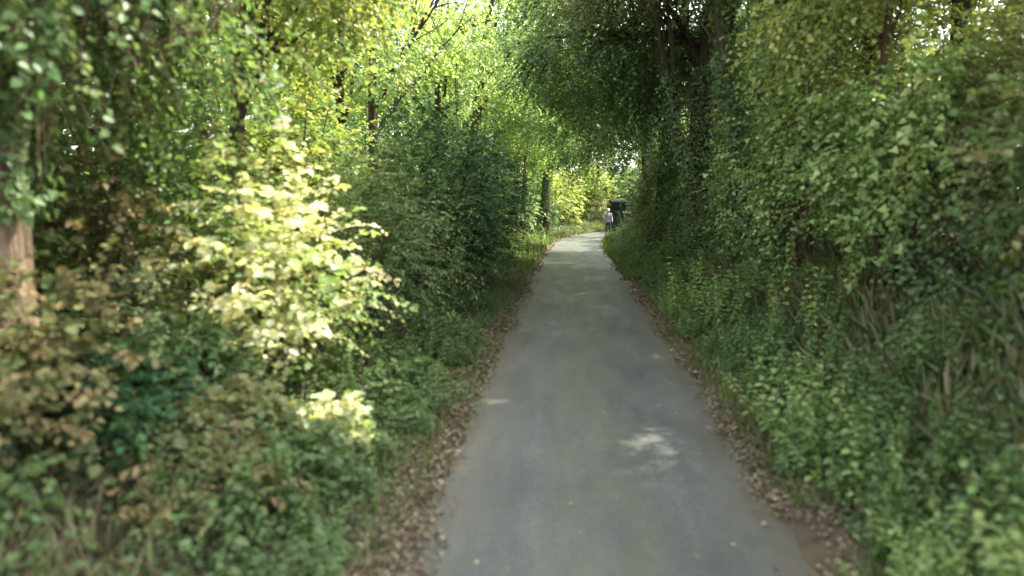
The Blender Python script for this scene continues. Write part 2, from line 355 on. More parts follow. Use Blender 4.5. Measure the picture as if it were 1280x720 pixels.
# ------------------------------------------------------------------ shrubs
def shrub(name, label, cat, x, y, rx, ry, h, n, ll, pal, mat=None, k=8, seed=0, lumps=.28, tl=.34, group=None, low=.08, up=.25, shape='oval', cull=True, zc=.5, stems=9, pal2=None, shoots=45):
    z0 = g1(x, y); root = empty(name, (x, y, z0), label, cat, group)
    mat = mat or M_leaf
    m = n // k
    # uneven envelope: shell-biased points in a lumpy ellipsoid
    d = rv(m*2); d = d[d[:, 2] > -.85][:m]; m = len(d)
    ph = rng.uniform(0, 6.28, (5,)); fr = rng.normal(0, 2.6, (5, 3))
    lump = sum(np.sin(d @ fr[i] + ph[i]) for i in range(5))/2.2
    rad = (1 + lumps*lump)*(rng.uniform(0, 1, m)**.38)
    c = np.array([x, y, z0 + h*zc])
    B = c + d*rad[:, None]*np.array([rx, ry, h*(1-zc)*1.0])
    B[:, 2] = np.maximum(B[:, 2], gz(B[:, 0], B[:, 1]) + low)
    T = d*np.array([1, 1, .7]) + rng.normal(0, .45, (m, 3)) + np.array([0, 0, up])
    lv = Leaves(); wd = Wood()
    pm = (wob(B[:, 0]*2.3, B[:, 1]*2.3 + B[:, 2]*2) > .35) if pal2 else np.zeros(m, bool)
    LT = tl*rng.uniform(.5, 1.5, m)
    sprays(lv, (B - unit(T)*tl*.3)[~pm], T[~pm], LT[~pm], k, ll, pal, wood=wd, wr=.0035)
    if pm.any(): sprays(lv, (B - unit(T)*tl*.3)[pm], T[pm], LT[pm], k, ll*.85, pal2, wood=wd, wr=.0035)
    if shoots:
        i_ = rng.integers(0, m, shoots); dd = d[i_]; Bs = c + dd*np.array([rx, ry, h*(1-zc)])*.85; Bs[:, 2] = np.maximum(Bs[:, 2], gz(Bs[:, 0], Bs[:, 1]) + .2)
        sprays(lv, Bs, dd*np.array([1, 1, .5]) + rng.normal(0, .3, (shoots, 3)) + np.array([0, 0, .8]), min(h*.28, .95)*rng.uniform(.5, 1.2, shoots), 14, ll*.9, pal, droop=.55, wood=wd, wr=.0045)
    # stems up from the base
    s = stems; e = c + rv(s)*np.array([rx, ry, h*.4])*.75; e[:, 2] = z0 + h*rng.uniform(.55, .95, s)
    b = np.array([x, y, z0-.05]) + rng.normal(0, 1, (s, 3))*np.array([rx*.18, ry*.18, 0])
    mid = (b+e)/2 + np.array([0, 0, h*.15]); mid[:, :2] = b[:, :2]*.6 + e[:, :2]*.4
    w2 = Wood(); w2.add(bez(b, mid, e, 7), np.linspace(1, .25, 7)[None]*rng.uniform(.012, .028, (s, 1)), 6)
    w2.V += wd.V; w2.F += [f + w2.n for f in wd.F]
    # offset each twig batch index
    st = w2.build('stem', M_twig, root, org=(x, y, z0))
    lv.build('foliage', mat, root, shape, org=(x, y, z0), cull=sun_open if cull else None)
    return root

# left side, near to far
shrub('sunlit_bush', 'pale sunlit bush with broad leaves whitened for sunlight at the left of the lane', 'bush', -3.0, 7.1, .85, .85, 2.3, 4600, .085, 'pale', k=7, low=.2, cull=False, lumps=.5, pal2='light')
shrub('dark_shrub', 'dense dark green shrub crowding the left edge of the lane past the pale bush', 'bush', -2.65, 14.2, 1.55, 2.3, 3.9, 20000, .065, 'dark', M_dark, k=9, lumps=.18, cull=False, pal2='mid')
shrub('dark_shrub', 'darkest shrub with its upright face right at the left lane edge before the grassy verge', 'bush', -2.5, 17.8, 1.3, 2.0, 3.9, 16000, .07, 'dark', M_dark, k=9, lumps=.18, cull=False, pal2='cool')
shrub('leafy_bush', 'deep green narrow leaved bush between the pale sunlit bush and the dark shrub', 'bush', -2.85, 10.0, 1.15, 1.5, 2.7, 11000, .07, 'ivy', k=8, lumps=.4, shape='lance', mat=M_dark, pal2='mid')
shrub('leafy_bush', 'shaded bush at the far left edge of the photo beside the brown trunk', 'bush', -3.9, 4.3, 1.1, 1.0, 1.15, 5000, .07, 'russet', k=8, mat=M_dark, lumps=.45, pal2='dark')  # shade put into the colour by dark russet leaves
shrub('leafy_bush', 'russet tinged bush behind the pale sunlit bush on the left', 'bush', -4.7, 7.4, 1.5, 1.6, 3.6, 11000, .08, 'russet', k=8, lumps=.4, pal2='mid')
shrub('low_bush', 'small clump of broad leaves whitened for a sun patch low at the left verge', 'bush', -2.1, 5.95, .3, .3, .6, 700, .09, 'pale', k=6, tl=.2, cull=False, stems=5)  # clump added for a low sun patch, its brightness in the leaf colour
shrub('low_bush', 'low shaded bush in front of the pale sunlit bush at the verge', 'bush', -2.75, 5.2, .55, .6, .65, 2000, .075, 'olive', k=6, tl=.25, cull=False, pal2='ivy')  # darker leaf colours chosen to paint the shade here
shrub('leafy_bush', 'tall yellow green bush above and behind the dark shrub on the left', 'bush', -5.2, 13, 1.6, 2.2, 4.4, 12000, .09, 'yellow', k=8, pal2='mid')
shrub('leafy_bush', 'light green bush on the grassy left verge beyond the dark shrub', 'bush', -3.6, 23.5, 1.5, 2.2, 2.8, 9000, .10, 'light', k=8)
shrub('leafy_bush', 'low bright bush by the left verge in the middle distance', 'bush', -3.4, 30, 1.2, 2.4, 2.0, 7000, .11, 'light', k=8)
shrub('leafy_bush', 'dull green bush beside the reddish trunk in the left distance', 'bush', -3.2, 37, 1.5, 2.2, 3.0, 7000, .12, 'cool', k=8)
shrub('hedge_bush', 'sunlit yellow green hedge bush on the outside of the far bend', 'bush', -1.0, 52.5, 1.7, 2.6, 4.0, 7500, .14, 'yellow', k=8, cull=False)
shrub('hedge_bush', 'brightly lit hedge bush closing the view at the far bend', 'bush', 1.4, 59, 2.2, 2.2, 4.6, 9000, .15, 'yellow', k=8, cull=False)
shrub('hedge_bush', 'pale green hedge bush behind the dark van at the bend', 'bush', 5.6, 62.5, 2.4, 2.2, 4.8, 9000, .15, 'light', k=8, cull=False)
shrub('hedge_bush', 'shaded hedge bush left of the lane just before the far bend', 'bush', -2.4, 45, 1.6, 2.8, 3.4, 7000, .13, 'mid', k=8)
# right side on the bank
shrub('bank_bush', 'olive brown bush on the right bank nearest the viewer', 'bush', 4.4, 5.4, 1.1, 1.5, 2.2, 9000, .065, 'olive', k=8, pal2='mid')
shrub('bank_bush', 'yellow lit bush standing on the right bank between two trunks', 'bush', 4.6, 7.8, 1.1, 1.3, 3.2, 9000, .07, 'yellow', k=8, cull=False, pal2='olive')
shrub('bank_bush', 'mid green bush on the right bank below the ivy columns', 'bush', 4.5, 11, 1.1, 1.9, 2.2, 9000, .07, 'mid', k=8, pal2='olive')
shrub('bank_bush', 'cool green bush on the right bank under the leaning trunk', 'bush', 4.2, 15.5, 1.1, 2.2, 2.0, 9000, .075, 'cool', k=8, pal2='ivy')
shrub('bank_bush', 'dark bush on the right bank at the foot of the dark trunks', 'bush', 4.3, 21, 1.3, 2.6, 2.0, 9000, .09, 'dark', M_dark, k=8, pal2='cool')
shrub('bank_bush', 'green bush on the right bank before the bend', 'bush', 4.2, 28, 1.4, 2.8, 2.2, 8000, .11, 'mid', k=8)
shrub('bank_bush', 'grey green bush on the inside of the bend right of the van', 'bush', 4.35, 36, 1.4, 2.8, 2.4, 7000, .12, 'cool', k=8)
shrub('bank_bush', 'bush hiding the right side of the dark van at the bend', 'bush', 4.8, 42.5, 1.5, 2.4, 3.1, 9000, .13, 'mid', k=8)

for (x_, y_, rx_, ry_, h_, pl, lb) in ((3.75, 8.7, .6, 1.2, 3.0, 'light', 'light green ivy and bramble thicket on the right bank nearest the viewer'), (3.6, 11.6, .65, 1.3, 4.2, 'light', 'tall green climber thicket right of the thick ivy column'),
        (3.55, 15.0, .6, 1.3, 3.8, 'light', 'light green climber thicket left of the thick ivy column'), (3.6, 23, .7, 1.5, 3.2, 'mid', 'climber thicket between the two dark trunks on the right'), (3.5, 29, .8, 1.9, 3.2, 'olive', 'olive thicket on the right bank past the dark trunks')):
    shrub('climber_thicket', lb, 'thicket', x_, y_, rx_, ry_, h_, 9500, .075 if y_ < 20 else .1, pl, M_ivy, k=8, pal2='ivy', lumps=.45, tl=.42, low=.25, up=-.35, shape='ivy', cull=True)

# ------------------------------------------------------------------ trees
def tree(name, label, x, y, h, r, lean=(0, 0), crown=(0, 0, 0), rad=(3, 3, 3), ncl=26, rc=.9, per=70, k=8, ll=.075, pal='mid', mat=None, bark=None, ivy=0, group=None,
         cull=True, droop=.45, tl=.55, limbs=7, wob_=.12, ivy_top=.7, ivy_low=0.):
    z0 = g1(x, y); org = np.array([x, y, z0]); root = empty(name, tuple(org), label, 'tree', group)
    K = 12; t = np.linspace(0, 1, K)
    path = org + np.stack([lean[0]*t**1.4 + wob_*np.sin(t*5+x)*t, lean[1]*t**1.4 + wob_*np.cos(t*4+y)*t, h*t - .15*(1-t)], 1)
    rr = r*(1 - .72*t) * (1 + .55*np.exp(-t*16)); rr[-1] = r*.12
    w = Wood(); w.add(path[None], rr[None], 14); V0 = w.V[0].reshape(K, 14, 3)
    fl_ = 1 + .10*np.sin(np.arange(14)*2.7+x)[None, :, None]*(1-t)[:, None, None] + .06*rng.normal(0, 1, (K, 14, 1))
    w.V[0] = (path[:, None] + (V0-path[:, None])*fl_).reshape(-1, 3)
    tr = w.build('trunk', bark or M_bark, root, org=org)
    # clusters of foliage
    cc = np.array([x, y, z0 + h]) + np.array([lean[0], lean[1], 0]) + np.array(crown)
    d = rv(ncl); C = cc + d*(rng.uniform(0, 1, ncl)**.35)[:, None]*np.array(rad)
    C[:, 2] = np.maximum(C[:, 2], z0+1.2)
    # limbs: a few main ones, each forking to the clusters near it
    nl = min(limbs, ncl); seeds = C[rng.permutation(ncl)[:nl]]
    as_ = np.argmin(np.linalg.norm(C[:, None]-seeds[None], axis=2), 1)
    ce = np.array([C[as_ == q_].mean(0) if (as_ == q_).any() else seeds[q_] for q_ in range(nl)])
    st = rng.uniform(.42, .97, nl); st[0] = 1.; kk = np.clip((st*(K-1)).astype(int), 0, K-1); A = path[kk]
    mid = A*.5 + ce*.5 + rng.normal(0, .25, (nl, 3)); mid[:, 2] += .16*np.linalg.norm(ce-A, axis=1)
    ml = bez(A, mid, ce, 9); ml[:, 1:] += rng.normal(0, .05, ml[:, 1:].shape)
    w = Wood(); w.add(ml, (rr[kk]*rng.uniform(.38, .6, nl))[:, None]*np.linspace(1, .3, 9)[None], 8)
    at_ = rng.integers(3, 9, ncl); A = ml[as_, at_]; ln = np.linalg.norm(C-A, axis=1)
    mid = (A+C)/2 + rng.normal(0, .12, (ncl, 3)) + np.array([0, 0, 1.])*(ln*.12)[:, None]
    w.add(bez(A, mid, C, 6), np.minimum(.010+.010*ln, r*.2)[:, None]*np.linspace(1, .3, 6)[None], 5)
    lv = Leaves(); wd = Wood()
    cr_ = rc*rng.uniform(.65, 1.25, ncl)
    idx = np.repeat(np.arange(ncl), per); m = len(idx)
    off = rv(m)*(rng.uniform(0, 1, m)**.5)[:, None]
    B = C[idx] + off*cr_[idx][:, None]*np.array([1, 1, .62])
    T = off + unit(C[idx]-cc)*.5 + rng.normal(0, .4, (m, 3))
    keep = sun_open(B) if cull else np.ones(m, bool); keep &= rng.uniform(0, 1, m) < .97
    B, T = B[keep], T[keep]
    sprays(lv, B, T, tl*rng.uniform(.6, 1.3, len(B)), k, ll, pal, droop=droop, wood=wd, wr=.004)
    w.V += wd.V; w.F += [f + w.n for f in wd.F]
    br = w.build('branch', bark or M_bark, root, org=org)
    cn = lv.build('crown', mat or M_leaf, root, 'oval', org=org, cull=sun_open if cull else None)
    if ivy:
        lv = Leaves(); tt = ivy_low + rng.uniform(0, 1, ivy)**1.15*(ivy_top-ivy_low); a = rng.uniform(0, 6.28, ivy)
        f = tt*(K-1); k0 = np.clip(f.astype(int), 0, K-2); fr = f-k0
        ctr = path[k0]*(1-fr)[:, None] + path[k0+1]*fr[:, None]; rd = rr[k0]*(1-fr)+rr[k0+1]*fr
        out = np.stack([np.cos(a), np.sin(a), np.zeros(ivy)], 1)
        patch = wob(a*1.1*2, tt*9+x) > -.45
        puff = (.02+.16*np.clip(wob(a*2+x, tt*14), 0, 1.2) + rng.exponential(.05, ivy))
        P = ctr + out*(rd+puff)[:, None]
        D = np.array([0, 0, -1.]) + rng.normal(0, .5, (ivy, 3)) + out*.25; N = out + np.array([0, 0, .45]) + rng.normal(0, .35, (ivy, 3))
        L = np.full(ivy, .075)*rng.uniform(.5, 1.3, ivy)
        lv.add(P[patch], D[patch], N[patch], L[patch], palette('ivy', int(patch.sum())), rng.uniform(.85, 1.15, int(patch.sum())))
        lv.build('ivy', M_ivy, root, 'ivy', org=org)
    return root
# right row, rooted on the bank and arching over the lane
tree('ivy_tree', 'brown trunk with sparse ivy at the right edge of the photo', 4.05, 6.3, 7.5, .22, (.25, .3), (-.5, 0, -1.2), (2.0, 2.4, 3.2), 42, .75, 60, ivy=1500, pal='yellow', ivy_top=.5)
tree('slender_tree', 'thin pale brown stem on the right bank between yellow leaves and ivy', 4.0, 10.0, 6.5, .075, (.35, .5), (-.4, .2, -1.4), (1.7, 2.2, 3.0), 34, .75, 60, pal='yellow', bark=M_twig)
tree('ivy_tree', 'tree with a thick column of ivy down its trunk on the right bank', 3.75, 13.2, 8, .23, (.25, .2), (.5, .3, -1.2), (1.9, 2.2, 3.4), 50, .85, 70, ivy=9000, pal='mid')
tree('ivy_tree', 'leaning ivy covered tree just beyond the thickest ivy column', 3.6, 16.8, 8.5, .2, (-.3, .9), (.6, .2, -.4), (1.8, 2.2, 2.6), 38, .85, 70, ivy=6000, pal='olive')
tree('lane_tree', 'thick dark trunk with ivy, its leaves hanging over the lane from the right', 3.3, 19.5, 8.5, .42, (.45, .4), (-2.3, 1.7, -1.6), (2.9, 2.2, 3.6), 80, .95, 75, ivy=7000, ivy_top=.75, ll=.10, pal='ivy', droop=.6)
tree('lane_tree', 'second dark trunk on the right with long boughs reaching across the lane', 3.2, 24.5, 8, .42, (.3, .2), (-2.5, 1.5, -1.2), (3.5, 2.6, 3.5), 84, 1.0, 70, ivy=2500, ivy_top=.4, ll=.10, pal='mid', droop=.6)
tree('lane_tree', 'tree on the right whose drooping boughs frame the far end of the lane', 3.6, 33, 7.5, .34, (-.6, 0), (-1.9, 0, -2.0), (3.0, 3.2, 3.0), 54, 1.0, 60, ivy=2500, ll=.12, pal='cool', droop=.6)
tree('lane_tree', 'dark tree on the inside of the bend above the van', 5.2, 46.5, 7, .4, (-.5, 0), (-.9, .5, -2.6), (2.8, 3.0, 3.0), 54, 1.1, 60, ll=.14, pal='dark', mat=M_dark)
tree('slender_tree', 'slim ivy wrapped stem leaning out over the lane from the right bank', 3.55, 14.4, 7.2, .10, (-1.5, .6), (-.4, .3, .0), (1.6, 1.8, 1.5), 24, .8, 60, pal='mid', ivy=3200, ivy_top=.85)
tree('slender_tree', 'thin crooked stem leaning over the lane before the thick dark trunk', 3.2, 17.9, 7.5, .11, (-1.9, .5), (-.5, .3, .1), (1.8, 1.8, 1.4), 24, .8, 60, pal='olive', ivy=1500, ivy_top=.6, wob_=.22)
for (x_, y_, h_, pl, lb) in ((6.9, 4.6, 9, 'mid', 'tall tree added to shade the lane behind the right edge trunk'), (7.3, 9.2, 9.5, 'yellow', 'tall yellow green shade tree added behind the thin pale stem'), (7.0, 14, 10, 'mid', 'tall shade tree added behind the thick ivy column'),
                          (7.4, 19, 10, 'olive', 'tall olive shade tree added behind the thick dark trunk'), (7.0, 24.5, 10, 'mid', 'tall shade tree added behind the second dark trunk'), (7.6, 30, 9.5, 'cool', 'tall grey green shade tree added behind the drooping boughs')):
    tree('shade_tree', lb, x_, y_, h_, .26, (-.3, .1), (-.4, 0, -1.2), (2.8, 2.8, 4.0), 56, 1.15, 42, pal=pl, ll=.125)  # row of trees added to throw shade on the lane
# left row
tree('brown_trunk_tree', 'tree with a warm brown sunlit trunk at the far left edge', -4.42, 5.3, 6.2, .17, (-.1, .5), (.55, .1, -1.6), (1.5, 1.6, 2.3), 60, .75, 70, pal='mid', bark=M_bark2, wob_=.05, ivy=2600, ivy_low=.27, ivy_top=.9)
tree('left_tree', 'tree with yellow lit foliage above the pale sunlit bush', -5.0, 10.2, 6.0, .15, (.5, .3), (.7, -.2, -.2), (2.3, 2.7, 2.4), 54, .85, 75, pal='yellow', ll=.085)
tree('left_tree', 'fresh green tree rising behind the dark shrub on the left', -5.2, 18.5, 7.0, .2, (.3, .5), (.4, 0, -.4), (2.4, 3.2, 2.8), 46, .95, 44, pal='light', ll=.10)
tree('left_tree', 'pale airy tree left of the lane in the middle distance', -5.0, 27, 9, .2, (.3, 0), (.6, 0, .0), (2.8, 3.2, 4.4), 46, 1.0, 36, pal='light', ll=.12)
tree('red_trunk_tree', 'slim reddish brown trunk showing between leaves left of the lane', -2.35, 36, 8.5, .13, (.3, .4), (-.3, 0, -1.2), (2.4, 2.8, 3.6), 52, 1.0, 45, pal='light', ll=.13, bark=M_bark2)
tree('left_tree', 'dark footed tree at the left edge of the lane before the bend', -1.55, 43, 8, .28, (.2, .5), (.2, 0, -.4), (2.6, 3, 3.8), 46, 1.1, 45, pal='cool', ll=.14, ivy=3500)
tree('arch_tree', 'tall pale tree on the left arching high across the lane', -4.4, 40.5, 13, .3, (1.2, 0), (1.2, 0, -1.6), (3.6, 3, 3.4), 52, 1.2, 45, pal='light', ll=.15)
tree('arch_tree', 'slim tall tree on the left whose pale crown meets the right hand boughs overhead', -4.6, 32, 11.5, .24, (1.4, 0), (1.4, 0, -1.2), (3.0, 3, 2.6), 46, 1.1, 45, pal='light', ll=.13)
tree('bend_tree', 'bright crowned tree behind the hedge at the far bend', -.6, 60, 8, .3, (.2, .2), (0, 0, .4), (3.2, 3, 4), 36, 1.3, 45, pal='light', ll=.17, cull=False)
tree('bend_tree', 'tall pale tree closing the lane view above the bend', 3.6, 65, 10, .32, (0, .2), (0, 0, .0), (3.6, 3, 5), 40, 1.4, 45, pal='light', ll=.18, cull=False)

# woodland behind both rows: copies of three kinds, each a thing of its own
k1 = tree('wood_tree', 'pale green woodland tree standing behind the roadside hedges', -10.5, 20, 9, .24, (.3, .2), (0, 0, -1.), (3.2, 3.2, 4.6), 44, 1.3, 38, pal='light', ll=.15, cull=False, group='trees in the wood behind the hedges')
k2 = tree('wood_tree', 'mid green woodland tree standing behind the roadside hedges', -9.2, 12, 8, .24, (.3, .2), (0, 0, -1.), (3.2, 3.2, 4.4), 44, 1.3, 38, pal='mid', ll=.14, cull=False, group='trees in the wood behind the hedges')
k3 = tree('wood_tree', 'olive woodland tree standing behind the roadside hedges', 9.5, 17, 7, .24, (.3, .2), (0, 0, -1.2), (2.9, 3.2, 3.9), 40, 1.2, 36, pal='olive', ll=.14, cull=False, group='trees in the wood behind the hedges')
for src, x, y, s in ((k2, -9.5, 4.5, 1), (k1, -9, 28, 1.1), (k2, -8.5, 36, 1.05), (k1, -7, 46, 1.1), (k1, -6.5, 57, 1.2), (k1, -3.5, 68, 1.3), (k2, 8, 74, 1.3), (k1, 14, 78, 1.3),
                     (k3, 9.2, 9, .95), (k3, 9.5, 25, 1), (k2, 9.3, 33, 1.0), (k3, 10, 41, 1.0), (k1, -14, 40, 1.3), (k1, -12, 60, 1.4), (k2, -15, 25, 1.2), (k2, -14, 11, 1.2),
                     (k1, 2, 80, 1.5), (k2, 14, 12, 1.1), (k3, 14.5, 24, 1.1), (k3, 15, 36, 1.2), (k1, -8, 78, 1.5), (k2, -20, 50, 1.4), (k2, 15.5, 50, 1.2)):
    copy_tree(src, (x, y, g1(x, y)), rng.uniform(0, 6.28), s)

th = shrub('thicket_bush', 'tangled understorey bush filling the wood behind the roadside hedges', 'bush', -7.2, 6, 1.9, 2.2, 4.2, 9000, .12, 'mid', k=8, cull=False, group='understorey bushes in the wood')
for x, y, s in ((-7.5, 10.5, 1), (-7.3, 15.5, 1), (-7.6, 21, 1.05), (-6.6, 26.5, 1), (-6.2, 33, 1), (-5.6, 40, 1), (-5, 48, 1.1), (-3.6, 57, 1.2), (-6.9, 2.6, .9), (6.6, 6.8, .75), (7, 11.5, .8), (7, 17, .85), (6.8, 22, .85), (7, 28, .9), (7.4, 35, 1), (8.3, 43, 1),
                (-1.5, 66, 1.3), (3.5, 70, 1.4), (8.5, 68.5, 1.4), (-11, 33, 1.3), (-11, 8, 1.2), (11, 30, 1.1), (11, 13, 1), (9.5, 52, 1.1)):
    copy_tree(th, (x, y, g1(x, y)), rng.uniform(0, 6.28), s)

for nm, lb, x, y, rx, ry, h, n, pl, sh in (('low_bush', 'low bush with leaves darkened for shade in the bottom left corner of the photo', -3.55, 4.75, .75, .6, .75, 3600, 'dark', 'oval'), ('low_bush', 'low russet bush added for shade beside the lane verge at the bottom left', -2.45, 4.35, .5, .55, .5, 2000, 'russet', 'lance'),
        ('low_bush', 'ivy leaved bush darkened for shade at the foot of the sunlit bush', -3.3, 5.9, .6, .5, .9, 3000, 'ivy', 'ivy')):
    shrub(nm, lb, 'bush', x, y, rx, ry, h, n, .065, pl, M_dark, k=7, tl=.22, lumps=.4, shape=sh, pal2='ivy')  # bushes added to darken this corner, shade painted into their leaves

for src, x, y, s in ((k1, 11, 61, .9), (k2, 16, 62, 1), (k3, 20, 70, 1), (k1, 9, 66.5, .9), (k2, 24, 60, 1.1), (k1, 22, 80, 1.3), (k2, 26, 40, 1.3), (k1, -24, 20, 1.4), (k2, -25, 65, 1.5), (k3, 24, 22, 1.3), (k1, 34, 70, 1.4), (k2, 30, 90, 1.5), (k1, 16, 95, 1.6)):
    copy_tree(src, (x, y, g1(x, y)), rng.uniform(0, 6.28), s)
for x, y, s in ((7.3, 52, .9), (9.6, 56, .8), (13.5, 58.5, .9), (18, 64, 1), (11.5, 67, 1), (15, 71.5, 1), (13, 47, 1.1), (19, 56, 1.2), (-13, 45, 1.3), (-13, 18, 1.3), (-11, 52, 1.2), (22, 74, 1.2)):
    copy_tree(th, (x, y, g1(x, y)), rng.uniform(0, 6.28), s)

# ------------------------------------------------------------------ bank plants: nettles, brambles, docks
def nettle(h, n, pal, seed, ll=.075):
    root = empty('nettle_clump', (0, 0, 0), 'clump of leafy green nettles growing on the bank', 'plant')
    b = np.concatenate([rng.normal(0, .13, (n, 2)), np.zeros((n, 1))], 1); hh = h*rng.uniform(.55, 1.1, n)
    T = unit(np.concatenate([b[:, :2]*1.5 + rng.normal(0, .18, (n, 2)), np.ones((n, 1))], 1))
    e = b + T*hh[:, None]; w = Wood(); w.add(bez(b-np.array([0, 0, .04]), (b+e)/2 + rng.normal(0, .03, (n, 3)), e, 5), np.linspace(.004, .0018, 5)[None].repeat(n, 0), 4)
    w.build('stem', M_stem, root); lv = Leaves(); K = 9
    for i in range(K):
        f = .18 + .82*(i+.5)/K; a = rng.uniform(0, 6.28, n) if i == 0 else a + 1.57
        for s in (1, -1):
            o = np.stack([np.cos(a)*s, np.sin(a)*s, np.zeros(n)], 1); D = o + np.array([0, 0, -.15-.2*(1-f)]) + rng.normal(0, .15, (n, 3))
            N = np.array([0, 0, 1.]) + o*.35 + rng.normal(0, .2, (n, 3))
            lv.add(b + T*(hh*f)[:, None], D, N, ll*(1.25-.65*f)*rng.uniform(.8, 1.3, n), palette(pal, n)*rng.uniform(.8, 1.25, (n, 1)), .85)
    lv.build('foliage', M_leaf, root); return root
def bramble(n, ln, pal):
    root = empty('bramble', (0, 0, 0), 'arching bramble with toothed leaves in threes on the bank', 'plant')
    a = rng.uniform(0, 6.28, n); o = np.stack([np.cos(a), np.sin(a), np.zeros(n)], 1); l = ln*rng.uniform(.6, 1.2, n)
    b = rng.normal(0, .06, (n, 3))*np.array([1, 1, 0]); e = b + o*(l*.8)[:, None] + np.array([0, 0, .1]) + np.array([0, 0, 1.])*rng.uniform(0, .3, (n, 1)); m = b + o*(l*.35)[:, None] + np.array([0, 0, 1.])*(l*.85)[:, None]
    p = bez(b-np.array([0, 0, .04]), m, e, 9); w = Wood(); w.add(p, np.linspace(.005, .002, 9)[None].repeat(n, 0), 5); w.build('stem', M_stem, root)
    lv = Leaves()
    for i in range(2, 9):
        for s in (1, -1):
            sd = np.stack([-np.sin(a), np.cos(a), np.zeros(n)], 1)*s
            base = p[:, i] + sd*.06 + np.array([0, 0, .02])
            for da in (-.9, 0, .9):
                dd = sd*math.cos(da) + o*math.sin(da) + np.array([0, 0, -.2])
                lv.add(base, dd + rng.normal(0, .15, (n, 3)), np.array([0, 0, 1.]) + rng.normal(0, .3, (n, 3)), .07*rng.uniform(.7, 1.2, n), palette(pal, n)*rng.uniform(.8, 1.2, (n, 1)), .95)
    lv.build('foliage', M_leaf, root); return root
def dock(n, pal):
    root = empty('dock_plant', (0, 0, 0), 'low plant with a rosette of broad leaves at the lane edge', 'plant')
    lv = Leaves(); a = rng.uniform(0, 6.28, n); o = np.stack([np.cos(a), np.sin(a), rng.uniform(.3, 1.5, n)], 1)
    b = np.stack([np.cos(a)*.03, np.sin(a)*.03, np.zeros(n)], 1)
    e = b + unit(o)*.1; w = Wood(); w.add(bez(b-np.array([0, 0, .03]), (b+e)/2, e, 3), np.full((n, 3), .003), 4); w.build('stem', M_stem, root)
    lv.add(e, o, np.array([0, 0, 1.]) - o*.3, .2*rng.uniform(.6, 1.2, n), palette(pal, n), .75); lv.build('foliage', M_leaf, root, curl=.4); return root
protos = [(nettle(.75, 16, 'mid', 1), 'nettle clumps on the banks'), (nettle(.6, 14, 'cool', 2), 'nettle clumps on the banks'), (nettle(.85, 13, 'light', 3), 'nettle clumps on the banks'),
          (bramble(7, .9, 'mid'), 'brambles on the banks'), (bramble(6, 1.0, 'ivy'), 'brambles on the banks'), (dock(16, 'ivy'), 'broad leaved plants along the verges'), (dock(14, 'mid'), 'broad leaved plants along the verges')]
for p_, g_ in protos: p_['group'] = g_
used = set(); LB = {0: 'clump of mid green nettles growing on the roadside bank', 1: 'clump of bluish green nettles growing on the roadside bank', 2: 'clump of light green nettles growing on the roadside bank',
                    3: 'arching bramble with mid green leaves on the roadside bank', 4: 'arching dark leaved bramble on the roadside bank', 5: 'rosette of broad dark green leaves at the verge', 6: 'rosette of broad mid green leaves at the verge'}
def put(i, x, y, rz, s):
    src = protos[i][0]; loc = (x, y, g1(x, y))
    if i in used: copy_tree(src, loc, rz, s)
    else:
        used.add(i); src.location = loc; src.rotation_euler.z = rz; src.scale = (s,)*3; src['label'] = LB[i]
for n, y0, y1, d0, d1, kinds, sc_, bias in ((70, 3.2, 24, 1.9, 3.2, (0, 1, 0, 2, 1), 1.0, 1.35), (40, 3.4, 26, 1.68, 2.1, (1, 0, 2), .6, 1.3), (30, 3.4, 18, -2.1, -1.7, (1, 0, 4), .55, 1.2), (26, 22, 42, 1.75, 2.9, (0, 1, 1), 1.25, 1), (24, 4, 24, 2.5, 4.2, (3, 4, 3), 1.0, 1.3),
                                     (34, 3.2, 13, -3.6, -2.0, (0, 4, 1, 0), .85, 1.2), (18, 4, 14, -3.8, -2.1, (3, 4), .9, 1.2), (16, 20, 40, -3.2, -1.9, (2, 0), 1.0, 1),
                                     (7, 6, 22, 1.8, 2.2, (5, 6), .65, 1.3), (8, 5.5, 13, -2.2, -1.8, (5, 6), .65, 1.2)):
    P, d = along(n, y0, y1, d0, d1, bias)
    for j in range(n): put(kinds[j % len(kinds)], P[j, 0], P[j, 1], rng.uniform(0, 6.28), sc_*rng.uniform(.75, 1.2))

# fallen leaves lying on the tarmac, one by one
lms = []
for c_, w_, cu, lb in (((.40, .38, .22), .8, -.05, 'small pale fallen leaf lying on the grey tarmac'), ((.22, .15, .08), .75, .25, 'small brown curled leaf lying on the grey tarmac'), ((.30, .31, .10), .85, -.03, 'small yellow green leaf lying on the grey tarmac')):
    l_ = Leaves(); l_.add(np.array([[-.5, 0, 0]]), np.array([[1., 0, .02]]), np.array([[0, 0, 1.]]), 1.0, np.array(c_), w_)
    lf = l_.build('fallen_leaf', M_dry, None, 'oval', curl=cu); tag(lf, lb, 'leaf', 'fallen leaves on the tarmac'); lms.append([lf, 0])
for j in range(66):
    yv = 4.2 + 30*rng.uniform()**1.5; xv = rng.uniform(-1.15, 1.15); xv = np.sign(xv)*abs(xv)**.7; k = int(np.clip(np.searchsorted(CL[:, 1], yv), 0, len(CL)-1))
    e_ = lms[j % 3]
    if e_[1] == 0: o = e_[0]
    else: o = e_[0].copy(); col.objects.link(o)
    e_[1] += 1
    o.location = (CL[k, 0]+NR[k, 0]*xv, yv, float(road_z(yv))+.012+.02*(1-(xv/1.34)**2)+.003)
    s_ = rng.uniform(.028, .062); o.rotation_euler = (rng.normal(0, .05), rng.normal(0, .05), rng.uniform(0, 6.28)); o.scale = (s_, s_*rng.uniform(.7, 1.1), s_*.6)

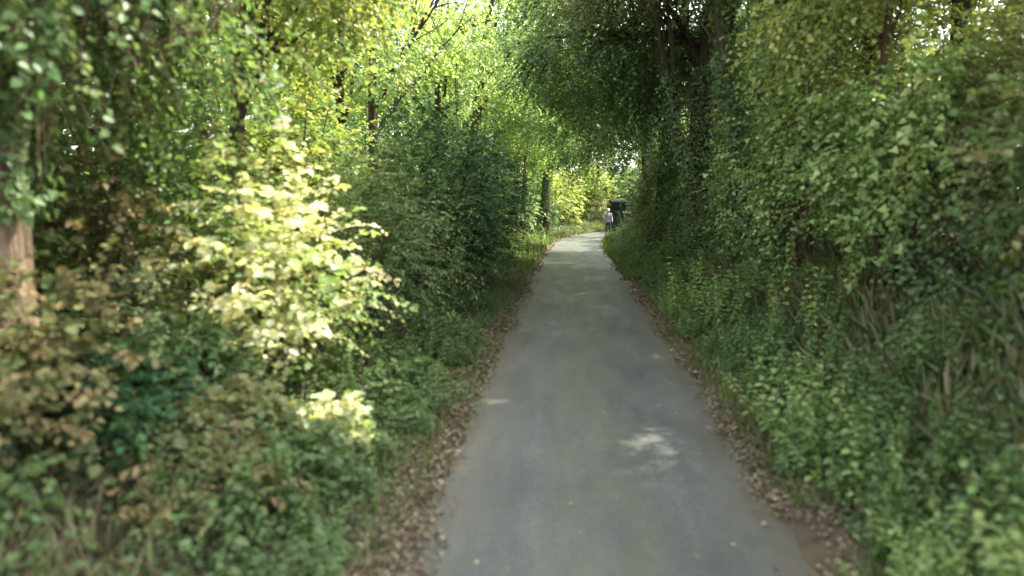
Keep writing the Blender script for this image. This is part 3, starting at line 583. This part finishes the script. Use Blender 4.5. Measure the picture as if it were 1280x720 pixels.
# ------------------------------------------------------------------ the dark van at the bend
def bm_obj(name, bm, mat, parent, bevel=0):
    me = bpy.data.meshes.new(name); bmesh.ops.recalc_face_normals(bm, faces=bm.faces)
    if bevel: bmesh.ops.bevel(bm, geom=list(bm.edges), offset=bevel, segments=2, affect='EDGES', profile=.6, clamp_overlap=True)
    bm.to_mesh(me); bm.free(); return link(name, me, mat, parent)
def box(bm, c, s):
    r = bmesh.ops.create_cube(bm, size=1.0)
    for v in r['verts']: v.co = Vector((v.co.x*s[0]+c[0], v.co.y*s[1]+c[1], v.co.z*s[2]+c[2]))
def boxobj(name, c, s, mat, parent, bevel=.01):
    bm = bmesh.new(); box(bm, c, s); return bm_obj(name, bm, mat, parent, bevel)
def lathe(name, prof, mat, parent, loc, seg=28):          # profile (x along axle, radius)
    bm = bmesh.new(); rings = []
    for (xx, rr) in prof: rings.append([bm.verts.new((xx+loc[0], rr*math.cos(a*2*math.pi/seg)+loc[1], rr*math.sin(a*2*math.pi/seg)+loc[2])) for a in range(seg)])
    for a, b in zip(rings, rings[1:]):
        for i in range(seg): bm.faces.new((a[i], a[(i+1) % seg], b[(i+1) % seg], b[i]))
    bm.faces.new(rings[0]); bm.faces.new(rings[-1][::-1]); o = bm_obj(name, bm, mat, parent)
    for p in o.data.polygons: p.use_smooth = True
    return o
M_paint = noise_mat('dark_paint', [(.35, (.010, .012, .012)), (.7, (.016, .018, .018))], 3, .3, 4, .03, spec=.5)
M_glass = plain('dark_glass', (.012, .014, .016), .08, spec=.6); M_rub = plain('rubber', (.02, .02, .02), .85, spec=.3)
M_rim = plain('grey_rim', (.25, .25, .26), .4); M_trim = plain('black_trim', (.018, .018, .018), .6); M_plate = plain('pale_plate', (.72, .72, .64), .45)
M_red = plain('red_lens', (.35, .02, .015), .2); M_lamp = plain('clear_lens', (.6, .6, .58), .15)
vy = 51.6; vx = float(np.interp(vy, CL[:, 1], CL[:, 0])) + .42; ki = int(np.argmin(abs(CL[:, 1]-vy)))
van = empty('parked_van', (vx, vy, float(road_z(vy))+.032), 'dark tall van seen from behind at the bend with a pale plate on its door', 'van', rz=-math.atan2(TG[ki, 0], TG[ki, 1])*.75)
bm = bmesh.new()                                            # local: +Y forward, tail at y=0
side = [(0.0, .38), (-.03, .9), (-.01, 1.35), (.10, 2.15), (.26, 2.30), (3.0, 2.32), (3.35, 2.2), (4.05, 1.42), (4.75, 1.18), (4.95, .85), (4.95, .38)]
for s in (-1, 1):
    pass
prof = []
for (yy, zz) in side:
    hw = .95 if zz < 1.4 else .95 - .13*(zz-1.4)/.9
    prof.append((yy, zz, hw))
L_ = [bm.verts.new((-h_, y_, z_)) for y_, z_, h_ in prof]; R_ = [bm.verts.new((h_, y_, z_)) for y_, z_, h_ in prof]
bm.faces.new(L_); bm.faces.new(R_[::-1])
for i in range(len(prof)): j = (i+1) % len(prof); bm.faces.new((L_[i], R_[i], R_[j], L_[j]))
bmesh.ops.recalc_face_normals(bm, faces=bm.faces)
bm_obj('body', bm, M_paint, van, .05)
for s in (-1, 1):
    d_ = boxobj('rear_door', (s*.435, -.045, .98), (.83, .04, 1.0), M_paint, van, .015)
    boxobj('window', (s*.42, .028, 1.80), (.66, .03, .52), M_glass, van, .012)
    boxobj('handle', (s*.09, -.075, 1.1), (.05, .03, .16), M_trim, d_, .006)
    boxobj('tail_light', (s*.885, -.03, 1.15), (.09, .06, .42), M_red, van, .01)
    mi = boxobj('wing_mirror', (s*1.08, 3.7, 1.42), (.2, .1, .26), M_trim, van, .02)
    boxobj('side_window', (s*.905, 3.05, 1.75), (.02, .9, .5), M_glass, van, .008)
    boxobj('front_door', (s*.955, 3.2, .98), (.02, 1.1, .95), M_paint, van, .008)
    boxobj('headlight', (s*.72, 4.93, .95), (.3, .1, .2), M_lamp, van, .02)
    for yy in (.95, 4.05):
        w_ = empty('wheel', (0, 0, 0), None, None); w_.parent = van
        lathe('tyre', [(-.11, .2), (-.115, .3), (-.09, .345), (.09, .345), (.115, .3), (.11, .2)], M_rub, w_, (s*.83, yy, .345))
        lathe('rim', [(-.10, .21), (-.12, .17), (-.06, .06), (.06, .06), (.12, .17), (.10, .21)], M_rim, w_, (s*.83, yy, .345))
boxobj('rear_bumper', (0, -.09, .46), (1.86, .16, .2), M_trim, van, .03)
boxobj('front_bumper', (0, 4.97, .5), (1.86, .16, .24), M_trim, van, .03)
boxobj('number_plate', (.40, -.072, 1.40), (.62, .015, .125), M_plate, van, .004)
bm = bmesh.new(); vs = [bm.verts.new(v) for v in ((-.74, 3.42, 2.16), (.74, 3.42, 2.16), (.82, 4.08, 1.46), (-.82, 4.08, 1.46))]; bm.faces.new(vs)
o = bm_obj('windscreen', bm, M_glass, van)
for v in o.data.vertices: v.co += Vector((0, .02, .025))

# ------------------------------------------------------------------ the walker
def skin_mesh(verts, edges, radii, sub=2, root=0):
    me = bpy.data.meshes.new('tmp'); me.from_pydata(verts, edges, []); o = bpy.data.objects.new('tmp', me); col.objects.link(o)
    md = o.modifiers.new('s', 'SKIN'); md.use_smooth_shade = True
    for i, v in enumerate(me.skin_vertices[0].data): v.radius = (radii[i], radii[i]) if not isinstance(radii[i], tuple) else radii[i]; v.use_root = (i == root)
    ss = o.modifiers.new('u', 'SUBSURF'); ss.levels = sub; ss.render_levels = sub
    dg = bpy.context.evaluated_depsgraph_get(); m2 = bpy.data.meshes.new_from_object(o.evaluated_get(dg)); bpy.data.objects.remove(o); return m2
def add_me(bm, me): bm.from_mesh(me); bpy.data.meshes.remove(me)
def ellip(bm, c, s, seg=20):
    r = bmesh.ops.create_uvsphere(bm, u_segments=seg, v_segments=seg//2+2, radius=1.0)
    for v in r['verts']: v.co = Vector((v.co.x*s[0]+c[0], v.co.y*s[1]+c[1], v.co.z*s[2]+c[2]))
def remesh(bm, name, mat, parent, vox):
    me = bpy.data.meshes.new(name); bm.to_mesh(me); bm.free(); o = bpy.data.objects.new(name, me); col.objects.link(o)
    md = o.modifiers.new('r', 'REMESH'); md.mode = 'VOXEL'; md.voxel_size = vox; md.use_smooth_shade = True
    dg = bpy.context.evaluated_depsgraph_get(); m2 = bpy.data.meshes.new_from_object(o.evaluated_get(dg)); bpy.data.objects.remove(o)
    m2.materials.clear(); return link(name, m2, mat, parent)
py_ = 49.2; px_ = float(np.interp(py_, CL[:, 1], CL[:, 0])) + .35
person = empty('person', (px_, py_, float(road_z(py_))+.034), 'distant person in white cap and grey top standing beside the dark van', 'person', rz=R(8))
M_skin = plain('skin', (.42, .26, .19), .55); M_top = plain('grey_cloth', (.33, .34, .40), .85, spec=.2); M_trs = plain('dark_cloth', (.05, .05, .06), .9, spec=.2); M_cap = plain('white_cloth', (.80, .80, .78), .8); M_shoe = plain('shoe', (.06, .05, .045), .7); M_hair = plain('hair', (.07, .045, .03), .7)
J = {'pel': (0, 0, .90), 'wst': (0, .0, 1.05), 'chs': (0, .01, 1.25), 'nkb': (0, .0, 1.40), 'nk': (0, -.015, 1.47)}
JV = [J['pel'], J['wst'], J['chs'], J['nkb'], J['nk']]; JE = [(0, 1), (1, 2), (2, 3), (3, 4)]; JR = [(.15, .11), (.125, .095), (.155, .105), (.06, .06), (.052, .052)]
hands = []
for s, sw in ((-1, -.05), (1, .10)):
    n = len(JV); JV += [(s*.17, 0, 1.355), (s*.235, -sw*.4, 1.09), (s*.25, -sw*1.6-.04, .86), (s*.252, -sw*1.8-.05, .80)]; JE += [(2, n), (n, n+1), (n+1, n+2), (n+2, n+3)]; JR += [.052, .040, .029, (.036, .018)]
    hands.append((s, Vector(JV[n+3])))
    n = len(JV); st = .14*s; JV += [(s*.09, 0, .86), (s*.10, -st*.35, .48), (s*.10, st*-.9, .09), (s*.10, -st*.9-.10, .035)]; JE += [(0, n), (n, n+1), (n+1, n+2), (n+2, n+3)]; JR += [.085, .056, .038, (.04, .028)]
bm = bmesh.new(); add_me(bm, skin_mesh(JV, JE, JR))
ellip(bm, (0, -.03, 1.575), (.072, .092, .112)); ellip(bm, (0, -.125, 1.565), (.013, .02, .022), 10); ellip(bm, (0, -.112, 1.53), (.024, .012, .007), 10)
for s in (-1, 1): ellip(bm, (s*.074, -.02, 1.57), (.011, .02, .03), 10); ellip(bm, (s*.03, -.108, 1.587), (.013, .008, .008), 10)
for s, h in hands:
    for q_, (dx, ln) in enumerate(((-.024, .072), (-.008, .082), (.008, .078), (.023, .06))):
        a_ = h + Vector((0, dx, -.02)); pts = np.array([[a_, a_ + Vector((-s*.004, 0, -ln*.5)), a_ + Vector((-s*.022, 0, -ln))]], float); V_, F_ = tubes(pts, np.array([[.009, .0085, .006]]), 8)
        vv = [bm.verts.new(v) for v in V_]; [bm.faces.new([vv[i] for i in f]) for f in F_]; bm.faces.new(vv[:8]); bm.faces.new(vv[-8:])
    a_ = h + Vector((0, -.03, .02)); pts = np.array([[a_, a_ + Vector((-s*.01, -.022, -.03)), a_ + Vector((-s*.02, -.022, -.06))]], float); V_, F_ = tubes(pts, np.array([[.011, .01, .007]]), 8)
    vv = [bm.verts.new(v) for v in V_]; [bm.faces.new([vv[i] for i in f]) for f in F_]; bm.faces.new(vv[:8]); bm.faces.new(vv[-8:])
bmesh.ops.recalc_face_normals(bm, faces=bm.faces)
remesh(bm, 'body', M_skin, person, .008)
def chain(bm, pts, radii, flat=1.0, n=9):
    for (a_, b_), (r0, r1) in zip(zip(pts, pts[1:]), zip(radii, radii[1:])):
        for t in np.linspace(0, 1, n):
            c_ = np.array(a_)*(1-t) + np.array(b_)*t; r_ = r0*(1-t) + r1*t; ellip(bm, tuple(c_), (r_, r_*flat, min(r_, .07)), 16)
bm = bmesh.new(); chain(bm, [(0, 0, .84), (0, 0, 1.05), (0, .01, 1.25), (0, .005, 1.38)], [.185, .165, .19, .10], .74)
for s, sw in ((-1, -.05), (1, .10)): chain(bm, [(s*.12, .005, 1.35), (s*.175, 0, 1.34), (s*.235, -sw*.4, 1.09), (s*.249, -sw*1.5-.035, .885)], [.08, .076, .06, .046])
remesh(bm, 'top', M_top, person, .012)
TV = [(0, 0, .93), (0, 0, .86)]; TE = [(0, 1)]; TR = [(.155, .115), (.16, .12)]
for s in (-1, 1):
    st = .14*s; n = len(TV); TV += [(s*.09, 0, .80), (s*.10, -st*.35, .48), (s*.10, -st*.9, .12)]; TE += [(1, n), (n, n+1), (n+1, n+2)]; TR += [.102, .074, .060]
bm = bmesh.new(); add_me(bm, skin_mesh(TV, TE, TR)); remesh(bm, 'trousers', M_trs, person, .012)
for s in (-1, 1):
    st = .14*s; bm = bmesh.new(); ellip(bm, (s*.10, -st*.9-.05, .045), (.05, .13, .05)); box(bm, (s*.10, -st*.9-.05, .012), (.085, .24, .024)); remesh(bm, 'shoe', M_shoe, person, .01)
bm = bmesh.new(); ellip(bm, (0, -.015, 1.62), (.09, .108, .095))
for v in list(bm.verts):
    if v.co.z < 1.605: v.co.z = 1.605
ellip(bm, (0, -.14, 1.612), (.075, .075, .01)); remesh(bm, 'cap', M_cap, person, .01)
bm = bmesh.new(); ellip(bm, (0, .005, 1.575), (.078, .085, .075)); remesh(bm, 'hair', M_hair, person, .01)

# ------------------------------------------------------------------ light, sky, camera
w = bpy.data.worlds.new('World'); sc.world = w; w.use_nodes = True; nt = w.node_tree
sky = nt.nodes.new('ShaderNodeTexSky'); sky.sky_type = 'NISHITA'; sky.sun_disc = False; sky.sun_elevation = SUN_EL; sky.sun_rotation = SUN_AZ
sky.air_density = 1.0; sky.dust_density = 3.0; sky.ozone_density = .6; sky.altitude = 50
nt.nodes['Background'].inputs['Strength'].default_value = 1.05; hs = nt.nodes.new('ShaderNodeHueSaturation'); hs.inputs['Saturation'].default_value = .33
nt.links.new(sky.outputs[0], hs.inputs['Color']); nt.links.new(hs.outputs[0], nt.nodes['Background'].inputs['Color'])
ld = bpy.data.lights.new('sun', 'SUN'); ld.energy = 15; ld.angle = R(.55); ld.color = (1, .93, .80)
lo = bpy.data.objects.new('sun', ld); col.objects.link(lo); lo.rotation_euler = Vector(tuple(-SUN)).to_track_quat('-Z', 'Y').to_euler(); lo.location = (20, 10, 40)
cd = bpy.data.cameras.new('camera'); cam = bpy.data.objects.new('camera', cd); col.objects.link(cam); sc.camera = cam
cd.sensor_width = 36; cd.lens = 900/1280*36; cd.clip_end = 1000; cd.clip_start = .05
cd.dof.use_dof = True; cd.dof.focus_distance = 30; cd.dof.aperture_fstop = .62
cam.location = (0, 0, 2.5); cam.rotation_euler = (R(90-7.9), 0, R(4.6))
sc.view_settings.view_transform = 'Standard'; sc.view_settings.look = 'None'; sc.view_settings.exposure = 0; sc.view_settings.gamma = 1
cy = sc.cycles; cy.max_bounces = 10; cy.diffuse_bounces = 5; cy.transmission_bounces = 6; cy.glossy_bounces = 2; cy.transparent_max_bounces = 4
cy.use_denoising = True; cy.use_adaptive_sampling = True; cy.adaptive_threshold = .03; cy.sample_clamp_indirect = 6
